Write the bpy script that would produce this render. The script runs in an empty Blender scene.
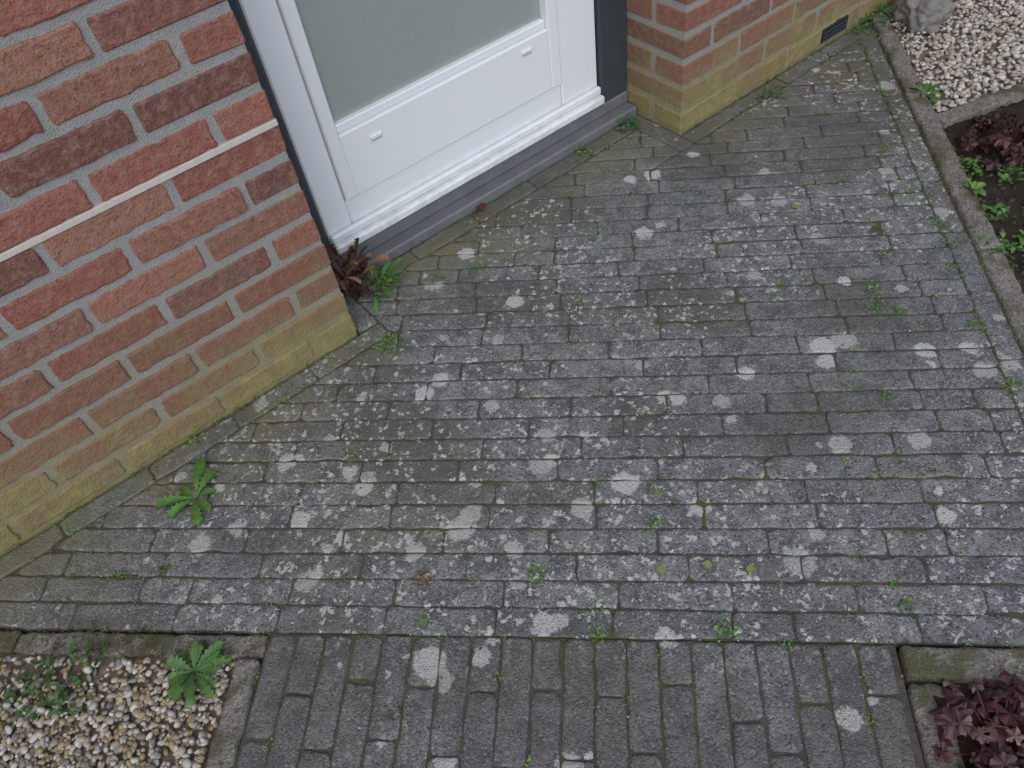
import bpy, bmesh, math, random
import numpy as np
from mathutils import Vector, Matrix, noise, Euler
random.seed(7); rng=np.random.default_rng(7)
sc=bpy.context.scene
W=1.103; TH=0.8258
D2=(math.cos(TH),math.sin(TH)); D1=(D2[1],-D2[0]); O=(-.522,-.531)
def st(s,t): return (O[0]+s*D1[0]+t*D2[0], O[1]+s*D1[1]+t*D2[1])
def to_st(x,y): dx=x-O[0];dy=y-O[1]; return (dx*D1[0]+dy*D1[1], dx*D2[0]+dy*D2[1])
def N(x,y,s,o=0.): return noise.noise(Vector((x*s+o,y*s-o,o)))
def sm(v,a,b):
    k=min(1,max(0,(v-a)/(b-a)));return k*k*(3-2*k)
# ------------------------------------------------ node helpers
class NT:
    def __init__(s,name):
        s.m=bpy.data.materials.new(name); s.m.use_nodes=True; s.t=s.m.node_tree; s.n=s.t.nodes
        s.b=s.n['Principled BSDF']; s.l=s.t.links
        g=s.n.new('ShaderNodeNewGeometry'); s.pos=g.outputs['Position']
    def set(s,inp,v):
        if isinstance(v,bpy.types.NodeSocket): s.l.new(v,inp)
        elif isinstance(v,(tuple,list)) and len(v)==3 and inp.type=='RGBA': inp.default_value=(*v,1)
        else: inp.default_value=v
    def noise(s,scale,detail=3,rough=.55,vec=None,col=False):
        n=s.n.new('ShaderNodeTexNoise'); n.inputs['Scale'].default_value=scale;n.inputs['Detail'].default_value=detail
        n.inputs['Roughness'].default_value=rough
        s.l.new(vec or s.pos,n.inputs['Vector']); return n.outputs['Color' if col else 'Fac']
    def vor(s,scale,vec=None):
        n=s.n.new('ShaderNodeTexVoronoi');n.inputs['Scale'].default_value=scale
        s.l.new(vec or s.pos,n.inputs['Vector']);return n.outputs['Distance'],s.sep(n.outputs['Color'])
    def math(s,op,a,b=0.,c=None):
        n=s.n.new('ShaderNodeMath');n.operation=op;s.set(n.inputs[0],a);s.set(n.inputs[1],b)
        if c is not None:s.set(n.inputs[2],c)
        return n.outputs[0]
    def mul(s,a,b): return s.math('MULTIPLY',a,b)
    def rng(s,v,a,b,c=0.,d=1.,smooth=True):
        n=s.n.new('ShaderNodeMapRange');n.interpolation_type='SMOOTHSTEP' if smooth else 'LINEAR'
        s.set(n.inputs['Value'],v)
        for k,x in zip(('From Min','From Max','To Min','To Max'),(a,b,c,d)): s.set(n.inputs[k],x)
        return n.outputs['Result']
    def mix(s,f,a,b,mode='MIX'):
        n=s.n.new('ShaderNodeMix');n.data_type='RGBA';n.blend_type=mode
        s.set(n.inputs[0],f);s.set(n.inputs[6],a);s.set(n.inputs[7],b);return n.outputs[2]
    def attr(s,name,out='Color'):
        n=s.n.new('ShaderNodeAttribute');n.attribute_name=name;return n.outputs[out]
    def sep(s,v):
        n=s.n.new('ShaderNodeSeparateXYZ');s.l.new(v,n.inputs[0]);return n.outputs
    def comb(s,x,y,z):
        n=s.n.new('ShaderNodeCombineXYZ');s.set(n.inputs[0],x);s.set(n.inputs[1],y);s.set(n.inputs[2],z);return n.outputs[0]
    def vop(s,op,a,b,scale=None):
        n=s.n.new('ShaderNodeVectorMath');n.operation=op;s.set(n.inputs[0],a)
        if scale is not None:n.inputs['Scale'].default_value=scale
        else: s.set(n.inputs[1],b)
        return n.outputs['Value' if op=='DISTANCE' else 0]
    def bump(s,h,strength=.5,dist=.002,prev=None):
        n=s.n.new('ShaderNodeBump');n.inputs['Strength'].default_value=strength;n.inputs['Distance'].default_value=dist
        s.l.new(h,n.inputs['Height'])
        if prev is not None:s.l.new(prev,n.inputs['Normal'])
        return n.outputs[0]
    def done(s,col,rough=.8,normal=None,spec=.5):
        s.set(s.b.inputs['Base Color'],col);s.set(s.b.inputs['Roughness'],rough);s.b.inputs['Specular IOR Level'].default_value=spec
        if normal is not None:s.l.new(normal,s.b.inputs['Normal'])
        return s.m
# ------------------------------------------------ materials
LICH=[(.167,-.740,.029),(.277,-1.070,.031),(.328,-1.062,.014),(.767,-.801,.030),(.72,-.78,.031),(.69,-.81,.022),(-.331,-.773,.032),(-.335,-.81,.024),(.068,-.724,.025),(.073,-.592,.028),(.10,-.60,.018),(-.135,-.597,.032),(-.10,-.585,.024),
(.056,-.261,.022),(.03,-.275,.016),(.231,-.876,.022),(.546,-.715,.022),(.650,-1.058,.024),(-.085,-.706,.020),(.376,-.645,.018),(-.113,-.866,.016),(.120,-1.288,.022),(.858,-.933,.024),(.795,-.531,.020),(.538,-1.182,.022),(-.365,-.361,.022),(-.217,-.229,.016),(-.230,-.579,.022),(-.403,-.924,.02),(.452,-.734,.018)]
_r=random.Random(5)
for i in range(620):
    x=_r.uniform(-.8,1.7);y=_r.uniform(-1.5,.1)
    d=math.hypot(x+.15,y+.42);k=max(sm(d,.85,.1),.30 if N(x,y,2.1,3)>-.1 else .08)
    if _r.random()<k: LICH.append((x,y,_r.choice((.005,.006,.007,.008,.010,.013,.016,.020,.025))))
def mat_paver():
    m=NT('weathered_concrete_paver'); a=m.sep(m.attr('bcol')); k=m.sep(m.attr('msk'))
    mid=m.noise(21,4,.7); fine=m.noise(230,2,.7); gd,gc=m.vor(290)
    base=m.mix(a[0],(.160,.166,.172),(.215,.218,.217))
    base=m.mix(m.rng(a[1],.6,1.,0,.5),base,(.190,.172,.152))
    base=m.mix(m.rng(mid,.42,.63,0,.72),base,(.078,.081,.085))
    base=m.mix(m.rng(mid,.44,.30,0,.5),base,(.29,.29,.28))
    base=m.mix(m.rng(gc[0],.80,.95,0,.6),base,(.37,.365,.35))
    base=m.mix(m.rng(gc[1],.34,.0,0,.7),base,(.038,.038,.040))
    base=m.mix(m.rng(fine,.5,.75,0,.38),base,(.29,.29,.28))
    base=m.mix(k[1],base,(.165,.157,.090))
    base=m.mix(m.mul(k[2],.55),base,(.088,.080,.069))
    wv=m.noise(60,3,.7,col=True)
    wp=m.vop('ADD',m.pos,m.vop('SCALE',m.vop('SUBTRACT',wv,(.5,.5,.5)),None,.034))
    v2,c2=m.vor(85,wp)
    lf=m.mul(m.rng(v2,m.mul(c2[1],.72),m.mul(c2[1],.5)),m.mul(m.rng(c2[0],.54,.56),m.rng(k[0],.1,.7)))
    w3=m.sep(wp);w2=m.comb(w3[0],w3[1],0.)
    for nm in ('lic0','lic1'):
        q=m.sep(m.attr(nm,'Vector'))
        e=m.rng(m.vop('DISTANCE',w2,m.comb(q[0],q[1],0.)),q[2],m.mul(q[2],.78),0.,1.)
        fr_=m.math('FRACT',m.mul(q[0],137.3))
        lf=m.math('MAXIMUM',lf,m.mul(e,m.rng(fr_,0.,1.,.6,1.)))
    lc=m.mix(mid,(.40,.41,.395),(.57,.57,.52))
    base=m.mix(m.mul(lf,m.rng(gc[2],.0,.45,.55,.92)),base,lc)
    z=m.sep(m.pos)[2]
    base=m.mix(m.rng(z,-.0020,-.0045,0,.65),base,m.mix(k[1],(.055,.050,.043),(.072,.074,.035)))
    h=m.math('ADD',m.math('ADD',m.mul(fine,.6),m.mul(gd,-.6)),m.mul(mid,1.1))
    return m.done(base,.88,m.bump(h,.85,.0034),.25)
def mat_joint():
    m=NT('joint_soil'); c=m.mix(m.noise(50,3),(.034,.030,.026),(.13,.118,.10))
    g=m.rng(m.noise(6,3,.65),.45,.58)
    c=m.mix(m.mul(g,.7),c,(.075,.095,.03))
    return m.done(c,.95,m.bump(m.noise(200,2),.8,.004),.2)
def algae(m,c,b,mort=False):
    z=m.sep(m.pos)[2]; zz=m.math('ADD',z,m.rng(m.noise(6,4,.65),.25,.75,-.14,.14,False))
    c=m.mix(m.rng(zz,.50,.10,0,.62),c,(.205,.145,.08) if not mort else (.29,.26,.17))
    c=m.mix(m.rng(zz,.23,-.02,0,.88),c,m.mix(m.noise(30,4,.7),(.13,.12,.055),(.40,.355,.15)))
    return m.done(c,.88,b,.3)
def mat_brick():
    m=NT('red_clay_brick'); a=m.sep(m.attr('bcol'))
    c=m.mix(a[0],(.215,.072,.058),(.315,.125,.092))
    c=m.mix(m.rng(a[1],.62,1,0,.75),c,(.14,.074,.062))
    c=m.mix(m.rng(a[2],.75,1,0,.7),c,(.33,.175,.115))
    n1=m.noise(50,4,.7)
    c=m.mix(m.rng(n1,.42,.7,0,.6),c,(.35,.215,.17))
    n2=m.noise(170,2,.7)
    c=m.mix(m.rng(n2,.55,.7,0,.7),c,(.09,.048,.043))
    c=m.mix(m.rng(n1,.42,.3,0,.45),c,(.12,.056,.048))
    return algae(m,c,m.bump(m.math('ADD',n1,m.mul(n2,.5)),.9,.006))
def mat_mortar():
    m=NT('mortar'); n=m.noise(300,2,.7);c=m.mix(m.noise(30,3),(.27,.267,.262),(.39,.385,.375))
    c=m.mix(m.rng(n,.5,.7,0,.5),c,(.18,.17,.165))
    return algae(m,c,m.bump(n,.8,.004),True)
def mat_concrete():
    m=NT('weathered_concrete_edging'); n=m.noise(9,3,.65);c=m.mix(n,(.10,.095,.088),(.26,.245,.21))
    gd,gc=m.vor(240)
    c=m.mix(m.rng(gc[0],.7,1,0,.6),c,(.36,.33,.29)); c=m.mix(m.rng(gc[0],.3,0,0,.7),c,(.04,.038,.035))
    c=m.mix(m.rng(n,.54,.38,0,.8),c,(.075,.077,.034))
    return m.done(c,.9,m.bump(gd,.6,.003),.25)
def mat_simple(name,c1,c2,sc_=30,rough=.6,bs=.1,spec=.5):
    m=NT(name); return m.done(m.mix(m.noise(sc_,3),c1,c2),rough,m.bump(m.noise(sc_*6,2),bs,.002) if bs else None,spec)
def mat_attr(name,rough=.6,spec=.4,var=.35,scale=120,bs=.3):
    m=NT(name);n=m.noise(scale,2);c=m.mix(m.rng(n,.3,.7,0,var),m.attr('bcol'),m.mix(.55,m.attr('bcol'),(0,0,0)))
    return m.done(c,rough,m.bump(n,bs,.002),spec)
M_pav=mat_paver();M_joint=mat_joint();M_brick=mat_brick();M_mort=mat_mortar();M_conc=mat_concrete()
def mat_white():
    m=NT('white_paint');c=m.mix(m.noise(4,3),(.77,.80,.82),(.83,.85,.87))
    z=m.sep(m.pos)[2]
    dirt=m.mul(m.rng(z,.16,.07,.0,.40),m.rng(m.noise(28,3,.7),.35,.7))
    c=m.mix(dirt,c,(.36,.37,.30))
    return m.done(c,.3,None,.5)
M_white=mat_white()
M_dark=mat_simple('anthracite_frame',(.035,.047,.056),(.055,.068,.078),8,.4,0)
M_thr=mat_simple('grey_threshold_stone',(.105,.113,.125),(.20,.208,.213),20,.55,.3)
M_slot=mat_simple('drain_slot',(.42,.43,.44),(.5,.51,.52),20,.6,0)
M_line=mat_simple('pale_mortar_line',(.46,.43,.38),(.64,.59,.52),60,.9,.4)
M_black=mat_simple('black_plastic',(.01,.01,.01),(.02,.02,.02),30,.5)
M_leaf=mat_attr('leaf_green',.5,.4,.4,60,.2);M_peb=mat_attr('pebble',.6,.35,.35,90,.3)
M_soil=mat_simple('dark_soil',(.018,.013,.010),(.06,.045,.033),45,.95,.9,.2)
M_gbase=mat_simple('gravel_bed_base',(.12,.10,.07),(.3,.26,.19),150,.9,.9,.2)
M_rock=mat_simple('grey_rock',(.12,.12,.11),(.30,.29,.27),22,.85,.8,.3)
def mat_glass():
    m=NT('frosted_glass'); c=m.mix(m.noise(3,3),(.26,.30,.285),(.34,.38,.355))
    c=m.mix(m.rng(m.noise(300,2),.4,.7,0,.35),c,(.40,.43,.40))
    m.done(c,.3,None,.6);m.b.inputs['Coat Weight'].default_value=.4;m.b.inputs['Coat Roughness'].default_value=.08
    return m.m
M_glass=mat_glass()
# ------------------------------------------------ mesh helpers
class Acc:
    def __init__(s): s.V=[];s.F=[];s.C=[];s.M=[];s.L0=[];s.L1=[]
    def obj(s,name,mat,parent=None,smooth=False,recalc=False):
        me=bpy.data.meshes.new(name);me.from_pydata(s.V,[],s.F);me.materials.append(mat)
        for nm,dt in (('bcol',s.C),('msk',s.M)):
            if dt:
                at=me.attributes.new(nm,'FLOAT_COLOR','POINT');at.data.foreach_set('color',np.array(dt,dtype=np.float32).ravel())
        for nm,dt in (('lic0',s.L0),('lic1',s.L1)):
            if dt:
                at=me.attributes.new(nm,'FLOAT_VECTOR','POINT');at.data.foreach_set('vector',np.array(dt,dtype=np.float32).ravel())
        if recalc:
            bm=bmesh.new();bm.from_mesh(me);bmesh.ops.recalc_face_normals(bm,faces=bm.faces);bm.to_mesh(me);bm.free()
        if smooth: me.polygons.foreach_set('use_smooth',[True]*len(me.polygons))
        ob=bpy.data.objects.new(name,me);sc.collection.objects.link(ob)
        if parent:ob.parent=parent
        return ob
def clip(poly,nx,ny,c):
    out=[]
    for i in range(len(poly)):
        a=poly[i];b=poly[(i+1)%len(poly)]
        da=nx*a[0]+ny*a[1]-c;db=nx*b[0]+ny*b[1]-c
        if da<=0:out.append(a)
        if (da<0<db)or(db<0<da):
            k=da/(da-db);out.append((a[0]+k*(b[0]-a[0]),a[1]+k*(b[1]-a[1])))
    return out
def area(p): return .5*sum(p[i][0]*p[(i+1)%len(p)][1]-p[(i+1)%len(p)][0]*p[i][1] for i in range(len(p)))
def inset(poly,d):
    n=len(poly);nr=[]
    for i in range(n):
        a=poly[i];b=poly[(i+1)%n];L=math.hypot(b[0]-a[0],b[1]-a[1]);nr.append((-(b[1]-a[1])/L,(b[0]-a[0])/L))
    out=[]
    for i in range(n):
        n1=nr[i-1];n2=nr[i];q=max(.35,1+n1[0]*n2[0]+n1[1]*n2[1])
        out.append((poly[i][0]+d*(n1[0]+n2[0])/q,poly[i][1]+d*(n1[1]+n2[1])/q))
    return out,nr
def segd(px,py,poly):
    ins=True;best=9
    for i in range(len(poly)):
        a=poly[i];b=poly[(i+1)%len(poly)];dx=b[0]-a[0];dy=b[1]-a[1]
        if dx*(py-a[1])-dy*(px-a[0])<0:ins=False
        u=min(1,max(0,((px-a[0])*dx+(py-a[1])*dy)/(dx*dx+dy*dy+1e-12)))
        best=min(best,math.hypot(px-a[0]-u*dx,py-a[1]-u*dy))
    return 0 if ins else best
def slab(acc,poly,depth=.03,bev=.004,jit=.0012,seg=.02,top=0.,tilt=(0,0),xf=None,shrink=0.,corner=.005,mask=None,chip=.15):
    p=[]
    for q in poly:
        if not p or math.hypot(q[0]-p[-1][0],q[1]-p[-1][1])>.006:p.append(q)
    if len(p)>2 and math.hypot(p[0][0]-p[-1][0],p[0][1]-p[-1][1])<.006:p.pop()
    poly=p
    if len(poly)<3:return
    A=area(poly)
    if A<0: poly=poly[::-1];A=-A
    per=sum(math.hypot(poly[i][0]-poly[i-1][0],poly[i][1]-poly[i-1][1]) for i in range(len(poly)))
    if A<.0003:return
    lim=A/per*.8
    poly,_=inset(poly,min(shrink,lim*.3))
    b2=min(bev*random.uniform(.7,1.5),lim*.6)
    rings=[(0,-depth),(0,-b2*.9),(b2*.3,-b2*.35),(b2,0.),(min(b2+.004,lim*.95),0.)]
    fr=[];n=len(poly)
    for i in range(n):
        a=poly[i];b=poly[(i+1)%n];L=math.hypot(b[0]-a[0],b[1]-a[1])
        k=max(1,int(round(L/seg)));f0=min(corner*random.uniform(.5,1.8)/L,.3);f1=min(corner*random.uniform(.5,1.8)/L,.3)
        for f in [f0]+[j/k for j in range(1,k) if f0+.02<j/k<1-f1-.02]+[1-f1]: fr.append((i,f,random.uniform(-jit*.5,jit)))
    m=len(fr)
    if random.random()<chip:
        j=random.randrange(m)
        for q,am in ((-1,.4),(0,1),(1,.5)): i_,f_,o_=fr[(j+q)%m];fr[(j+q)%m]=(i_,f_,o_+am*random.uniform(.002,.005))
    cx=sum(q[0] for q in poly)/n;cy=sum(q[1] for q in poly)/n
    base=len(acc.V);col=(random.random(),random.random(),random.random(),1)
    l0=l1=(50.,50.,.001)
    if mask:
        c=[]
        for (lx,ly,lr) in LICH:
            if abs(lx-cx)<.16 and abs(ly-cy)<.16:
                d=segd(lx,ly,poly)
                if d<lr: c.append((d-lr,(lx,ly,lr)))
        c.sort()
        if c:l0=c[0][1]
        if len(c)>1:l1=c[1][1]
    for ri,(o,z) in enumerate(rings):
        pp,nr=inset(poly,o)
        for (i,f,oj) in fr:
            a=pp[i];b=pp[(i+1)%n];oj2=oj*(1 if ri<4 else .6)
            x=a[0]+f*(b[0]-a[0])+nr[i][0]*oj2;y=a[1]+f*(b[1]-a[1])+nr[i][1]*oj2
            zz=top+z+tilt[0]*(x-cx)+tilt[1]*(y-cy)
            acc.V.append(xf(x,y,zz) if xf else (x,y,zz));acc.C.append(col)
            if mask: acc.M.append(mask(x,y));acc.L0.append(l0);acc.L1.append(l1)
    R_=len(rings)
    for r in range(R_-1):
        for i in range(m):
            j=(i+1)%m
            acc.F.append((base+r*m+i,base+r*m+j,base+(r+1)*m+j,base+(r+1)*m+i))
    acc.F.append(tuple(base+(R_-1)*m+i for i in range(m)))
def rbox(acc,x0,x1,y0,y1,z0,z1,b=.004,jit=0):
    base=len(acc.V);col=(random.random(),random.random(),random.random(),1)
    X=(x0,x1);Y=(y0,y1);Z=(z0,z1);idx={}
    for i in (0,1):
        for j in (0,1):
            for k in (0,1):
                sx=1 if i==0 else -1;sy=1 if j==0 else -1;sz=1 if k==0 else -1
                cx=X[i]+sx*random.uniform(0,jit);cy=Y[j]+sy*random.uniform(0,jit);cz=Z[k]+sz*random.uniform(0,jit)
                for ax,p in enumerate(((cx,cy+sy*b,cz+sz*b),(cx+sx*b,cy,cz+sz*b),(cx+sx*b,cy+sy*b,cz))):
                    idx[(i,j,k,ax)]=len(acc.V);acc.V.append(p);acc.C.append(col)
    for a in (0,1,2):
        o=[q for q in (0,1,2) if q!=a]
        for s_ in (0,1):
            loop=[]
            for (u,v) in ((0,0),(1,0),(1,1),(0,1)):
                k=[0,0,0];k[a]=s_;k[o[0]]=u;k[o[1]]=v;loop.append(idx[(*k,a)])
            acc.F.append(tuple(loop))
        for u in (0,1):
            for v in (0,1):
                k0=[0,0,0];k0[o[0]]=u;k0[o[1]]=v;k1=k0[:];k1[a]=1
                acc.F.append((idx[(*k0,o[0])],idx[(*k1,o[0])],idx[(*k1,o[1])],idx[(*k0,o[1])]))
    for i in (0,1):
        for j in (0,1):
            for k in (0,1): acc.F.append((idx[(i,j,k,0)],idx[(i,j,k,1)],idx[(i,j,k,2)]))
def boxes(name,mat,lst,parent=None,b=.003):
    a=Acc()
    for L in lst: rbox(a,*L,b=b)
    return a.obj(name,mat,parent,recalc=True)
def empty(name):
    e=bpy.data.objects.new(name,None);sc.collection.objects.link(e);return e
def sheet(name,polys,z,mat):
    a=Acc()
    for poly in polys:
        if area(poly)<0:poly=poly[::-1]
        b=len(a.V);a.V+=[(x,y,z) for x,y in poly];a.F.append(tuple(range(b,b+len(poly))))
    return a.obj(name,mat)
def grid(name,polyst,z0,amp,mat,step=.02,fs=14,acc=None,ymax=.003):
    ss=[p[0] for p in polyst];ts=[p[1] for p in polyst]
    ns=int((max(ss)-min(ss))/step)+1;nt=int((max(ts)-min(ts))/step)+1
    a=Acc()
    for i in range(ns+1):
        for j in range(nt+1):
            s=min(ss)+(max(ss)-min(ss))*i/ns;t=min(ts)+(max(ts)-min(ts))*j/nt;x,y=st(s,t)
            a.V.append((x,min(y,ymax),z0+amp*(N(x,y,fs,4.)+.6*N(x,y,fs*3,9.))))
    for i in range(ns):
        for j in range(nt):
            b=i*(nt+1)+j
            if min(a.V[q][1] for q in (b,b+1,b+nt+1,b+nt+2))<ymax: a.F.append((b,b+nt+1,b+nt+2,b+1))
    return a.obj(name,mat,smooth=True)
# ------------------------------------------------ ground
M_ground=mat_simple('earth',(.05,.04,.03),(.10,.085,.06),8,.95,.6)
sheet('ground',[[(-200,-200),(200,-200),(200,200),(-200,200)]],-.07,M_ground)
# ------------------------------------------------ paving
PW=.0535;PL=.203;BW=.056;TY=.170;SK=1.42;SP=1.08
pav=Acc()
def pmask(x,y):
    s,t=to_st(x,y)
    d=math.hypot(x+.15,y+.42)
    reg=max(sm(d,.80,.15)*sm(N(x,y,9,3.),-.55,.05),sm(N(x,y,2.6,7.1)+.35*N(x,y,8,2),-.1,.25)*.65)
    if t<0: reg*=.5
    inner=0<x<W
    dy=(TY-y) if inner else -y
    al=sm(dy,.36,.02)*sm(N(x,y,7,11.),-.5,.35)*.75+sm(N(x,y,3.3,21.),.1,.5)*.3*(1-sm(dy,.3,.9))
    dirt=max(sm(N(x,y,4,31.),-.05,.35),.85*sm(t,.02,-.03)*sm(N(x,y,6,41.),-.6,.1), .8*sm(t,1.0,1.9)*sm(N(x,y,5,42.),-.6,.2))
    return (reg,min(al,1),dirt,1)
def cg(s): return max(-1.8*s,min(1.8*s,random.gauss(0,s)))
def topz(): return dict(top=cg(.0007),tilt=(cg(.007),cg(.007)),mask=pmask)
def P(r,**k):
    if len(r)>2: slab(pav,r,shrink=k.pop('shrink',.0004),bev=.0034,jit=.0022,corner=.006,chip=.5,**topz(),**k)
def field(r):
    g=.001
    if max(q[1] for q in r)<=-BW-g: P(r);return
    xs=[q[0] for q in r]
    B=clip(clip(clip(r,-1,0,-(BW+g)),1,0,W-BW-g),0,1,TY-BW-g)
    if min(xs)>BW+g and max(xs)<W-BW-g: P(B)
    else:
        P(clip(r,0,1,-BW-g));P(clip(B,0,-1,BW+g))
row=0;t=0.
while t<2.7:
    s=-1.2+(row%2)*PL*.5+random.uniform(-.04,.04)
    wob=[random.gauss(0,.0012) for _ in range(40)]
    jn=0
    while s<SK:
        L=PL+random.uniform(-.006,.006)
        if random.random()<.06: L*=.5
        s1=min(s+L,SK)
        if SK-s1<.03:s1=SK
        field([st(s,t+wob[jn]*.7),st(s1,t+wob[jn+1]*.7),st(s1,t+PW),st(s,t+PW)])
        s=s1;jn+=1
    row+=1;t+=PW
t=0.
while t<2.7:
    P(clip([st(SK,t),st(SK+PW,t),st(SK+PW,t+PL),st(SK,t+PL)],0,1,-BW));t+=PL
k=0;s=0.
while s<SP-.01:
    tt=-.001;first=True;o=random.uniform(-.03,.03)
    while tt>-2.6:
        L=((PL if k%2==0 else PL*.5)+o) if first else PL
        first=False
        P([st(s,tt-L),st(s+PW,tt-L),st(s+PW,tt),st(s,tt)],shrink=.0009);tt-=L
    s+=PW;k+=1
def hb(x0,x1,y0,y1): P([(x0,y0),(x1,y0),(x1,y1),(x0,y1)])
x=BW
while x>-1.3: hb(x-PL,x,-BW,-.003); x-=PL
x=BW
while x<W-BW-.02: hb(x,min(x+PL,W-BW),TY-BW,TY-.003); x+=PL
hb(.002,BW,-.0,TY-.003);hb(W-BW,W-.002,-BW,TY-.003)
x=W
while x<1.9: hb(x,x+PL,-BW,-.003); x+=PL
pav.obj('brick_paving',M_pav,smooth=True)
grid('joint_filling',[(-.85,.0),(SK+.08,2.7)],-.0031,.0022,M_joint,.014,20,ymax=-.002)
grid('joint_filling',[(.0,-2.65),(SP,-.001)],-.0038,.0022,M_joint,.02,20)
a=Acc()
nx,ny=60,10
for i in range(nx+1):
    for j in range(ny+1):
        x=W*i/nx;y=-.0019+.20*j/ny;a.V.append((x,y,-.0031+.0022*(N(x,y,20,4.)+.6*N(x,y,60,9))))
for i in range(nx):
    for j in range(ny):
        b=i*(ny+1)+j;a.F.append((b,b+ny+1,b+ny+2,b+1))
a.obj('joint_filling',M_joint,smooth=True)
# ------------------------------------------------ concrete edging
def edging(s0,s1,t0,t1,z1,seglen=1.0,rot=None):
    a=Acc();along_t=(t1-t0)>(s1-s0);p=t0 if along_t else s0;e=t1 if along_t else s1
    while p<e-.01:
        q=min(p+seglen,e)
        r=[(s0,p),(s1,p),(s1,q),(s0,q)] if along_t else [(p,t0),(q,t0),(q,t1),(p,t1)]
        if rot: r=[(s0+(u-s0)*math.cos(rot)-(v-t0)*math.sin(rot),t0+(u-s0)*math.sin(rot)+(v-t0)*math.cos(rot)) for u,v in r]
        r=clip([st(*u) for u in r],0,1,-.004)
        if len(r)>2: slab(a,r,depth=.1,bev=.006,jit=.0035,seg=.02,top=z1+random.uniform(-.003,.003),shrink=.001,chip=1)
        p=q
    return a.obj('concrete_edging',M_conc,smooth=True)
KO=SK+PW+.06
edging(SK+PW+.002,KO,-.055,2.75,.008)
edging(-.05,-.002,-2.6,-.05,.004)
edging(-3.5,-.002,-.048,-.002,-.003)
edging(SP+.003,SP+.056,-2.6,-.062,.006)
edging(SP+.003,SK+PW,-.058,-.004,.008)
edging(KO+.004,4.,1.45,1.50,.012,rot=.45)
# ------------------------------------------------ house
house=empty('brick_house')
CH=.072;BH=.0575;LINE=.575;H=2.7;XL=-3.2;XR=4.5;DOORH=2.2
wb=Acc();xfF=lambda x,z,d:(x,-d,z)
STR=.222;HD=.105;J=.014;PD=.108
def rowfill(x0,x1,dirn,startlen,prevj):
    x=x0;first=True
    while (x1-x)*dirn>.03:
        for tr in range(6):
            L=startlen if first else (STR if random.random()<.78 else HD)
            e=x+dirn*L
            if first or not any(abs(e-j)<.03 for j in prevj): break
        first=False
        if (x1-e)*dirn<.0: e=x1
        a,b=sorted((x,e));yield a,b
        x=e+dirn*J
prevL=[];prevR=[];z=LINE-CH*9;ci=0
def face(a,b,z0,z1):
    dz=random.uniform(-.0015,.0015)
    slab(wb,[(a,z0+dz),(b,z0+dz),(b,z1+dz),(a,z1+dz)],depth=.02,bev=.0035,jit=.0030,seg=.016,top=random.uniform(-.0012,.0018),xf=xfF,corner=.004,tilt=(random.gauss(0,.006),random.gauss(0,.012)),chip=.5)
while z<H:
    z0=z+(CH-BH)/2;z1=z0+BH;par=ci%2
    j=[];first=True
    for a,b in rowfill(0,XL,-1,HD if par else STR,prevL):
        j.append(a)
        if first:
            rbox(wb,a,b,-random.uniform(0,.0015),(STR if par else PD),z0,z1,b=.003,jit=.003);first=False
            if not par: rbox(wb,-.1,0,PD+J,.224,z0,z1,b=.003,jit=.002)
        else: face(a,b,z0,z1)
    prevL=j;j=[];first=True
    for a,b in rowfill(W,XR,1,STR if par else HD,prevR):
        j.append(b)
        if first:
            rbox(wb,a,b,-random.uniform(0,.0015),(PD if par else STR),z0,z1,b=.003,jit=.003);first=False
            if par: rbox(wb,W,W+.1,PD+J,.224,z0,z1,b=.003,jit=.002)
        else: face(a,b,z0,z1)
    prevR=j
    if z>DOORH:
        for a,b in rowfill(.006,W-.006,1,HD if par else STR,[]): face(a,b,z0,z1)
    z+=CH;ci+=1
wb.obj('wall_bricks',M_brick,house,recalc=True)
m_=.004
boxes('wall_mortar',M_mort,[(XL,-m_,m_,.24,-.3,H),(W+m_,XR,m_,.24,-.3,H),(-m_,W+m_,m_,.24,DOORH,H)],house,b=.001)
boxes('pale_mortar_joint',M_line,[(XL,-.001,-.0015,.02,LINE-.0065,LINE+.006)],house,b=.001)
boxes('inner_light_block',M_white,[(XL,-.01,.25,.40,-.3,H),(W+.01,XR,.25,.40,-.3,H),(-.01,W+.01,.35,.40,-.3,H)],house)  # unseen backing behind walls and door, added so no light comes through
boxes('roof_edge',M_white,[(XL-.2,XR+.2,-.25,3.,H,H+.15)],house)
boxes('wall_vent',M_black,[(1.725,1.85,-.004,.02,.015,.06)],house,b=.002)
boxes('wall_vent_slats',M_dark,[(1.73,1.845,-.007,-.003,.02+i*.012,.024+i*.012) for i in range(3)],house,b=.0005)
FY=.2253
boxes('door_frame',M_dark,[(0.0,.078,FY-.01,FY+.08,.0,DOORH),(1.0,W-.001,FY-.012,FY+.08,.0,DOORH),(.079,.999,FY-.01,FY+.08,DOORH-.06,DOORH)],house)
boxes('door_threshold',M_thr,[(.003,W-.003,TY,FY+.05,-.05,.026),(.003,W-.003,FY-.018,FY+.05,.0265,.062)],house,b=.004)
DL,DR=.084,.996;GL,GR,GZ=.191,.8275,.375;SB=.185
boxes('door_leaf',M_white,[(DL,GL-.035,FY,FY+.05,.075,DOORH-.065),(GR+.035,DR,FY,FY+.05,.075,DOORH-.065),(GL-.034,GR+.034,FY+.001,FY+.05,.075,SB)],house,b=.004)
boxes('door_sash',M_white,[(GL-.033,GL,FY-.006,FY+.05,SB+.002,DOORH-.07),(GR,GR+.033,FY-.006,FY+.05,SB+.002,DOORH-.07),(GL+.0005,GR-.0005,FY-.0055,FY+.05,SB+.002,GZ-.022)],house,b=.003)
boxes('door_glazing_bead',M_white,[(GL+.001,GR-.001,FY+.004,FY+.05,GZ-.0215,GZ)],house,b=.003)
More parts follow.
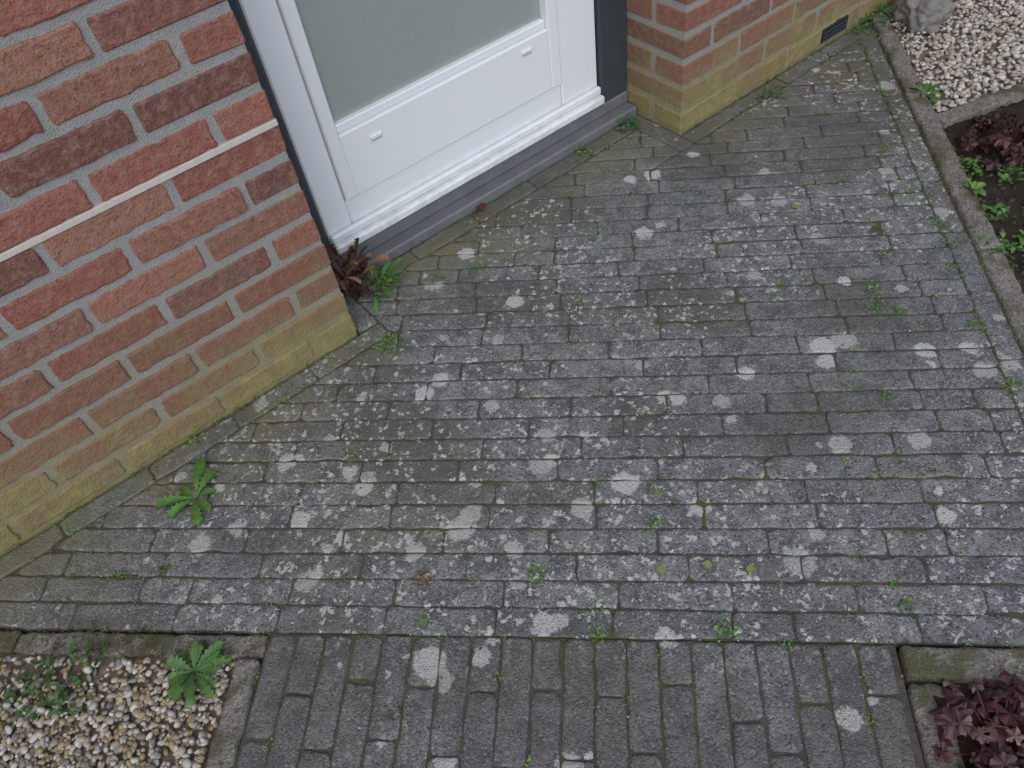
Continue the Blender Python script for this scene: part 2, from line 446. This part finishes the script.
boxes('door_weatherboard',M_white,[(DL,DR,FY-.032,FY-.001,.073,.098),(DL+.001,DR-.001,FY-.018,FY-.002,.0985,.122)],house,b=.005)
boxes('door_drain_cap',M_white,[(x-.017,x+.017,FY-.011,FY-.004,z-.006,z+.006) for x,z in ((.281,.312),(.751,.326))],house,b=.0028)
boxes('door_drain_slot',M_slot,[(x-.014,x+.014,FY-.009,FY-.004,z-.0090,z-.0065) for x,z in ((.281,.312),(.751,.326))],house,b=.0006)
boxes('door_glass',M_glass,[(GL-.005,GR+.005,FY+.02,FY+.03,GZ-.005,DOORH-.1)],house)
# ------------------------------------------------ beds
grid('gravel_base',[(-2.4,-1.6),(-.045,-.045)],-.018,.003,M_gbase,.04)
grid('gravel_base',[(KO-.005,1.3),(3.6,3.4)],-.014,.003,M_gbase,.04)
soil=grid('garden_soil',[(KO-.01,-1.6),(3.0,1.62)],-.006,.012,M_soil,.016)
me=soil.data
for v in me.vertices:
    s,t=to_st(v.co.x,v.co.y)
    if t>1.46+(s-KO)*math.tan(.45): v.co.z-=.05
grid('garden_soil',[(SP+.05,-1.6),(KO-.011,-.05)],-.012,.010,M_soil,.016)
def ico():
    bm=bmesh.new();bmesh.ops.create_icosphere(bm,subdivisions=2,radius=1);v=np.array([x.co[:] for x in bm.verts]);f=np.array([[y.index for y in x.verts] for x in bm.faces]);bm.free();return v,f
IV,IF=ico()
def pebbles(name,pts,rad,cols,mat):
    n=len(pts);V=np.zeros((n,len(IV),3),np.float32)
    for i in range(n):
        e=np.array(Euler((random.uniform(-.5,.5),random.uniform(-.5,.5),random.uniform(0,6.3))).to_matrix())
        sc3=np.array([random.uniform(.8,1.35),random.uniform(.7,1.),random.uniform(.5,.8)])*rad[i]
        w=IV*(1+.13*np.sin(IV@rng.normal(0,2.2,3)+random.random()*6)[:,None])
        V[i]=(w*sc3)@e.T+pts[i]
    F=(IF[None]+(np.arange(n)*len(IV))[:,None,None]).reshape(-1,3)
    me=bpy.data.meshes.new(name);me.vertices.add(n*len(IV));me.vertices.foreach_set('co',V.ravel())
    me.loops.add(F.size);me.loops.foreach_set('vertex_index',F.ravel().astype(np.int32));me.polygons.add(len(F));me.polygons.foreach_set('loop_start',np.arange(0,F.size,3,dtype=np.int32))
    me.update();me.validate();at=me.attributes.new('bcol','FLOAT_COLOR','POINT')
    C=np.repeat(np.array([(*c,1) for c in cols],np.float32),len(IV),0);at.data.foreach_set('color',C.ravel())
    me.polygons.foreach_set('use_smooth',[True]*len(F));me.materials.append(mat)
    ob=bpy.data.objects.new(name,me);sc.collection.objects.link(ob);return ob
PAL=[(.46,.43,.36),(.52,.49,.42),(.38,.30,.18),(.43,.36,.24),(.30,.26,.19),(.26,.25,.23),(.58,.56,.51),(.40,.30,.15),(.50,.46,.39)]
def pcol(pal):
    c=random.choice(pal);k=random.uniform(.75,1.1);return tuple(min(q*k,.7) for q in c)
pts=[];rad=[]
for i in range(11500):
    s=random.uniform(-1.0,-.055);t=random.uniform(-.62,-.055)
    x,y=st(s,t)
    if y>-.01:continue
    if t>-.10 and random.random()<.5+.5*N(x,y,9): continue
    pts.append((x,y,random.uniform(-.014,.0)));rad.append(random.choice([.0035,.0042,.005,.0058,.0072]))
pebbles('gravel',pts,rad,[pcol(PAL) for _ in pts],M_peb)
pts=[];rad=[];PAL2=[(.56,.54,.48),(.62,.60,.56),(.48,.41,.33),(.54,.46,.38),(.36,.32,.28),(.60,.56,.51)]
for i in range(7500):
    s=random.uniform(KO+.005,2.45);t=random.uniform(1.45,2.6);x,y=st(s,t)
    if y>-.01 or t<1.49+.03+(s-KO)*math.tan(.45):continue
    pts.append((x,y,random.uniform(-.012,.002)));rad.append(random.choice([.005,.006,.007,.009]))
pebbles('gravel',pts,rad,[pcol(PAL2) for _ in pts],M_peb)
pts=[];rad=[];DP=[(.035,.026,.02),(.05,.038,.028),(.02,.015,.012),(.08,.06,.045),(.12,.09,.06)]
for i in range(3600):
    s=random.uniform(SP+.06,2.4);t=random.uniform(-.6,1.5)
    if s<KO+.005 and (t>-.065 ): continue
    if s>KO and t>1.45+(s-KO)*math.tan(.45):continue
    x,y=st(s,t);z=(-.006 if s>KO else -.012)+.012*(N(x,y,14,4.)+.6*N(x,y,42,9.))
    pts.append((x,y,z));rad.append(random.choice([.003,.004,.006,.009]))
pebbles('soil_crumbs',pts,rad,[pcol(DP) for _ in pts],M_peb)
pts=[];rad=[]
for i in range(1500):
    s=random.uniform(-.5,1.5);t=random.uniform(-.4,2.)
    if random.random()<.4: t=round(t/PW)*PW
    x,y=st(s,t)
    if y>-.01 :continue
    if s>SP and t<0:continue
    pts.append((x,y,.0008));rad.append(random.uniform(.0010,.0026))
pebbles('grit',pts,rad,[pcol([(.25,.22,.18),(.08,.07,.05),(.4,.38,.34),(.10,.06,.04)]) for _ in pts],M_peb)
bm=bmesh.new();bmesh.ops.create_icosphere(bm,subdivisions=5,radius=1)
for v in bm.verts:
    c=v.co.copy();d=1+.28*noise.noise(c*1.6)+.16*noise.noise(c*4.5)+.08*noise.noise(c*12)
    v.co=Vector((c.x*.10*d,c.y*.075*d,c.z*.075*d))
me=bpy.data.meshes.new('garden_rock');bm.to_mesh(me);bm.free();me.materials.append(M_rock);me.polygons.foreach_set('use_smooth',[True]*len(me.polygons))
ob=bpy.data.objects.new('garden_rock',me);ob.location=(2.07,-.12,.03);ob.rotation_euler=(0,.2,.7);sc.collection.objects.link(ob)
# ------------------------------------------------ plants
def leaf(acc,base,az,L,Wd,elev,droop,kind,col,fold=.25,nseg=None):
    nseg=nseg or (14 if kind=='tooth' else 8)
    p=Vector(base);d=Vector((math.cos(az),math.sin(az),0));side=Vector((-math.sin(az),math.cos(az),0));b=len(acc.V)
    e=elev;tw=random.uniform(-.3,.3)
    for i in range(nseg+1):
        u=i/nseg
        if kind=='oval': w=math.sin(math.pi*min(1,max(0,(u-.18)/.82)))**.7 if u>.18 else .08
        elif kind=='lance': w=math.sin(math.pi*min(1,u**1.35))**.8+.05
        else:
            w=(.16+.84*sm(u,.1,.65))*(1 if u<.85 else math.sqrt(max(0,1-(u-.85)/.15)))
            w*=(.62 if i%2 else 1.05) if u<.8 else 1
        w=max(w,.03)*Wd*.5
        up=Vector((-math.cos(az)*math.sin(e),-math.sin(az)*math.sin(e),math.cos(e)))
        sd=(side*math.cos(tw)+up*math.sin(tw))
        r=random.uniform(-.1,.1)*Wd
        k=random.uniform(.85,1.1)
        for q,cc in ((-1,1),(0,1.25),(1,.95)):
            v=p+sd*(q*w)+up*(abs(q)*w*fold*2+ (r*.3 if q else 0))
            acc.V.append(tuple(v));acc.C.append((col[0]*cc*k,col[1]*cc*k,col[2]*cc*k,1))
        p=p+(d*math.cos(e)+Vector((0,0,1))*math.sin(e))*(L/nseg);e-=droop/nseg
    for i in range(nseg):
        for q in (0,1):
            o=b+i*3+q;acc.F.append((o,o+1,o+4,o+3))
G1=(.075,.17,.035);G2=(.10,.20,.04);G3=(.05,.11,.03);BRN=(.12,.055,.03)
def vc(c,v=.25): k=random.uniform(1-v,1+v);return (c[0]*k*random.uniform(.85,1.15),c[1]*k,c[2]*k)
def rosette(name,x,y,z,n,L,Wd,kind,col,el=(.2,.8),dr=.8,fold=.25):
    a=Acc();a0=random.random()*6
    for i in range(n):
        leaf(a,(x,y,z),a0+i*2.4+random.uniform(-.3,.3),L*random.uniform(.6,1.1),Wd*random.uniform(.7,1.1),random.uniform(*el),dr*random.uniform(.6,1.3),kind,vc(col),fold)
    return a.obj(name,M_leaf,smooth=True)
def tuft(a,x,y,z,r,n,lf,col,h=.02):
    for i in range(n):
        ang=random.random()*6.28;rr=r*math.sqrt(random.random());px,py=x+rr*math.cos(ang),y+rr*math.sin(ang)
        leaf(a,(px,py,z+h*random.random()*(1-rr/r*.6)),random.random()*6.28,lf*random.uniform(.6,1.3),lf*.55*random.uniform(.7,1.2),random.uniform(-.1,.9),.6,'oval',vc(col,.35),.15,4)
def tobj(name,*args,**k):
    a=Acc();tuft(a,*args,**k);return a.obj(name,M_leaf,smooth=True)
a=Acc()
for az,L,wd in ((.95,.10,.030),(.45,.07,.026),(2.7,.085,.028),(3.3,.065,.024),(-1.9,.075,.026),(-1.4,.055,.022),(-.4,.045,.018),(1.9,.05,.020),(2.2,.04,.018)):
    leaf(a,(-.505,-.160,.0),az,L,wd,.45,.8,'tooth',vc(G1,.2))
a.obj('dandelion',M_leaf,smooth=True)
a=Acc();
for i in range(22):
    leaf(a,(-.662,-.502,-.002),i*2.4+random.uniform(-.2,.2),random.uniform(.045,.078),random.uniform(.018,.026),random.uniform(.15,.95),.75,'tooth',vc((.09,.195,.055),.2),.12)
a.obj('broadleaf_weed',M_leaf,smooth=True)
for x,y,r,n in ((-.90,-.335,.05,60),(-.86,-.40,.035,40),(-.80,-.33,.04,30)):
    tobj('creeping_weed',x,y,-.002,r,n,.016,G3,h=.025)
tobj('creeping_weed',1.028,.132,0,.035,70,.014,(.06,.13,.06),h=.04)
tobj('creeping_weed',.033,-.087,0,.028,50,.013,G2,h=.015)
tobj('creeping_weed',1.415,-.066,0,.035,50,.014,(.07,.13,.05),h=.02)
tobj('creeping_weed',.86,.15,0,.022,30,.012,G2,h=.015)
tobj('creeping_weed',1.985,-.02,0,.07,110,.02,G1,h=.05)
tobj('creeping_weed',1.88,-.03,0,.03,40,.012,G1,h=.02)
rosette('broadleaf_weed',1.70,-.38,-.002,13,.06,.022,'oval',G1)
rosette('broadleaf_weed',1.39,-.712,.0,10,.038,.017,'oval',G2,(.4,1.1))
for x,y in ((1.345,-.80),(1.42,-.86),(1.30,-.90),(1.50,-.74),(1.26,-.96),(1.47,-.66),(1.24,-.87)): tobj('creeping_weed',x,y,.0,.035,38,.018,random.choice((G2,G3,G1)),h=.02)
a=Acc()
for i in range(20): leaf(a,(.125+random.uniform(-.02,.02),.110+random.uniform(-.025,.015),random.uniform(0,.02)),random.uniform(-2.8,1.2),random.uniform(.045,.08),.014,random.uniform(.3,1.3),1.0,'tooth',vc(G1),.1)
tuft(a,.13,.095,0,.045,60,.014,G2,h=.04)
a.obj('small_fern',M_leaf,smooth=True)
a=Acc()
for i in range(60):
    leaf(a,(random.uniform(.02,.12),random.uniform(.09,.165),random.uniform(.0,.10)),random.random()*6.28,random.uniform(.03,.065),random.uniform(.014,.026),random.uniform(-.1,1.4),random.uniform(-.5,1.6),'tooth',vc(random.choice(((.13,.06,.04),(.20,.11,.06),(.07,.035,.025))),.4),.4)
a.obj('dry_leaves',M_leaf,smooth=True)
a=Acc()
for i in range(7): leaf(a,(.483+random.uniform(-.015,.015),.155,.004),random.random()*6.28,.020,.01,.5,.8,'oval',vc((.13,.04,.04)),.3)
a.obj('dry_leaves',M_leaf,smooth=True)
for i,(x,y) in enumerate(((.085,-.905),(.145,-.955),(.19,-1.03),(1.05,-.43))):
    a=Acc();leaf(a,(x,y,.004),random.random()*6,.022,.018,.1,.2,'oval',vc((.17,.22,.07)),.15);a.obj('fallen_leaf',M_leaf,smooth=True)
a=Acc()
for x,y,n,r in ((1.229,-.729,40,.028),(.899,-.782,34,.024),(.335,-.025,26,.020),(.198,-.791,16,.014),(.143,-.845,20,.016),(-.09,-.771,26,.016),(.083,-1.069,32,.020),(-.085,-.927,22,.014),(.340,-1.235,18,.012),(-.306,-.706,22,.014),(-.623,-.273,20,.014),(1.114,-.84,34,.024),(.859,.202,18,.016),(-.443,-.013,22,.018),(.897,-1.106,20,.016),(1.18,-.78,22,.018),(.92,-.83,20,.016),(.36,-1.20,10,.010),(.94,-.75,22,.017),(1.05,-.69,16,.016),(1.30,-.60,20,.018),(.8,-.60,14,.014),(.45,-.30,14,.014),(.62,-.15,14,.014),(.25,.02,16,.015),(.98,-.96,16,.015),(.7,-.95,12,.012),(.5,-1.0,12,.012),(1.2,-.3,14,.014),(1.4,-.45,18,.018),(1.45,-.25,14,.014),(-.2,-.3,10,.011)):
    tuft(a,x,y,-.001,r,n,.009,random.choice((G1,G2)),h=.008)
for i in range(2100):
    if random.random()<.38: s=random.choice((SK,SK,SK+PW,SK+PW+.06))+random.gauss(0,.002);t=random.uniform(0,2.2)
    else: s=random.uniform(-.6,SK);t=round(random.uniform(0,2.4)/PW)*PW
    x,y=st(s,t)
    if (y>-.01 and not(0.02<x<W-.02 and y<TY-.01)):continue
    dy=(TY-y) if 0<x<W else -y
    if random.random()>.22+.8*sm(dy,.6,.05)+.5*(s>SK-.35):continue
    if N(x,y,5,2)<-.15:continue
    big=random.random()<.16
    tuft(a,x,y,-.002,.013 if big else .008,random.randint(8,16) if big else random.randint(3,8),.0075 if big else .005,vc(random.choice((G1,G2,(.10,.13,.04)))),h=.004)
for i in range(210):
    x=random.choice((random.uniform(-.9,0),random.uniform(.05,W),random.uniform(W,1.8)));y=(TY-.003 if 0<x<W else -.004)
    if random.random()<.4:y-=BW
    tuft(a,x,y,-.002,.009,random.randint(3,9),.0065,vc(G1),h=.004)
for i in range(55):
    s=round(random.uniform(0,SP)/PW)*PW;t=random.uniform(-.5,0)
    if i%3==0: t=0;s=random.uniform(-.5,1.4)
    x,y=st(s,t);tuft(a,x,y,-.002,.009,random.randint(5,11),.0055,vc(G2),h=.004)
a.obj('moss',M_leaf,smooth=True)
a=Acc();tuft(a,-.252,-.638,-.001,.020,110,.005,(.16,.085,.015),h=.006);tuft(a,-.43,-.80,-.002,.02,60,.005,(.06,.035,.015),h=.004)
for i in range(70):
    s=random.uniform(-1.0,-.01);x,y=st(s,random.uniform(-.06,.0));
    if y<-.01: tuft(a,x,y,.001,.016,16,.005,vc(random.choice(((.06,.065,.02),(.05,.045,.02)))),h=.004)
a.obj('dry_moss',M_leaf,smooth=True)
def heuchera(x,y,z,n,R_,size,spread,cols):
    a=Acc()
    for i in range(n):
        ang=random.random()*6.28;rr=R_*math.sqrt(random.random());hx=x+rr*math.cos(ang);hy=y+rr*math.sin(ang);hz=z+spread*(1-.5*(rr/R_)**2)*random.uniform(.3,1.1)
        nrm=Vector((math.cos(ang)*rr/R_*.8+random.gauss(0,.4),math.sin(ang)*rr/R_*.8+random.gauss(0,.4),1)).normalized()
        q=nrm.to_track_quat('Z','Y');r0=size*random.uniform(.5,1.1);col=vc(random.choice(cols),.3);b=len(a.V)
        M_=42;rot=random.random()*6.28;p1=random.random()*6;p2=random.random()*6
        for ri,ring in enumerate((0.,.35,.7,1.)):
            for k in range(M_):
                th=k/M_*6.283
                rad_=r0*ring*(.80+ring*(.13*math.cos(th*5+p1)+.06*math.cos(th*13+p2)))*(1 if ring<.5 or abs(th-3.14)>.22 else .35)
                zz=r0*(-.25*ring**2+.20*ring**2*math.cos(th*5+p2)+.12*ring**3*math.cos(th*11+p1))
                v=q@Vector((rad_*math.cos(th+rot),rad_*math.sin(th+rot),zz))+Vector((hx,hy,hz));a.V.append(tuple(v))
                kk=(.7+.35*ring+.35*(math.cos(th*5+p1)>.3))*random.uniform(.85,1.15);a.C.append((col[0]*kk,col[1]*kk,col[2]*kk,1))
        for ring in (0,1,2):
            for k in range(M_):
                k2=(k+1)%M_;a.F.append((b+ring*M_+k,b+ring*M_+k2,b+(ring+1)*M_+k2,b+(ring+1)*M_+k))
        s0=Vector((x+rr*.2*math.cos(ang),y+rr*.2*math.sin(ang),z-.01));s1=Vector((hx,hy,hz));b=len(a.V);o=Vector((-math.sin(ang),math.cos(ang),0))*.0012
        for v in (s0-o,s0+o,s1+o,s1-o): a.V.append(tuple(v));a.C.append((.10,.03,.03,1))
        a.F.append((b,b+1,b+2,b+3))
    return a.obj('heuchera_plant',M_leaf,smooth=True)
HC1=((.045,.018,.020),(.030,.012,.015),(.07,.030,.027),(.09,.045,.035))
HC2=((.095,.035,.042),(.060,.022,.028),(.13,.062,.058),(.042,.017,.021),(.15,.085,.075))
heuchera(1.61,-.68,0,60,.12,.028,.07,HC1)
heuchera(1.45,-1.02,0,35,.09,.026,.06,HC1)
heuchera(.256,-1.465,-.01,90,.108,.025,.07,HC2)
# ------------------------------------------------ camera
R=np.array([[0.77298,-0.62362,-0.11658],[-0.53994,-0.55017,-0.63701],[0.33311,0.55534,-0.76199]])
CP=(-.4172,-1.3577,1.3345)
cam=bpy.data.cameras.new('Camera');co=bpy.data.objects.new('Camera',cam);sc.collection.objects.link(co)
co.matrix_world=Matrix(((R[0][0],-R[1][0],-R[2][0],CP[0]),(R[0][1],-R[1][1],-R[2][1],CP[1]),(R[0][2],-R[1][2],-R[2][2],CP[2]),(0,0,0,1)))
cam.sensor_width=36;cam.lens=791.1/1024*36;cam.clip_end=1000;cam.clip_start=.02
sc.camera=co
# ------------------------------------------------ light (overcast)
w=bpy.data.worlds.new('World');sc.world=w;w.use_nodes=True
nt=w.node_tree;bg=nt.nodes['Background'];sky=nt.nodes.new('ShaderNodeTexSky');sky.sky_type='NISHITA';sky.sun_disc=False
az=math.radians(215);el=math.radians(50)
sky.sun_elevation=el;sky.sun_rotation=az;sky.air_density=1.;sky.dust_density=1.8;sky.ozone_density=1
nt.links.new(sky.outputs[0],bg.inputs[0]);bg.inputs[1].default_value=.15
sd=Vector((math.sin(az)*math.cos(el),math.cos(az)*math.cos(el),math.sin(el)))
sl=bpy.data.lights.new('Sun','SUN');sl.energy=1.5;sl.angle=math.radians(90);sl.color=(1,.98,.95)
so=bpy.data.objects.new('Sun',sl);sc.collection.objects.link(so);so.rotation_euler=sd.to_track_quat('Z','Y').to_euler()
sc.view_settings.view_transform='Standard';sc.view_settings.look='None';sc.view_settings.exposure=0
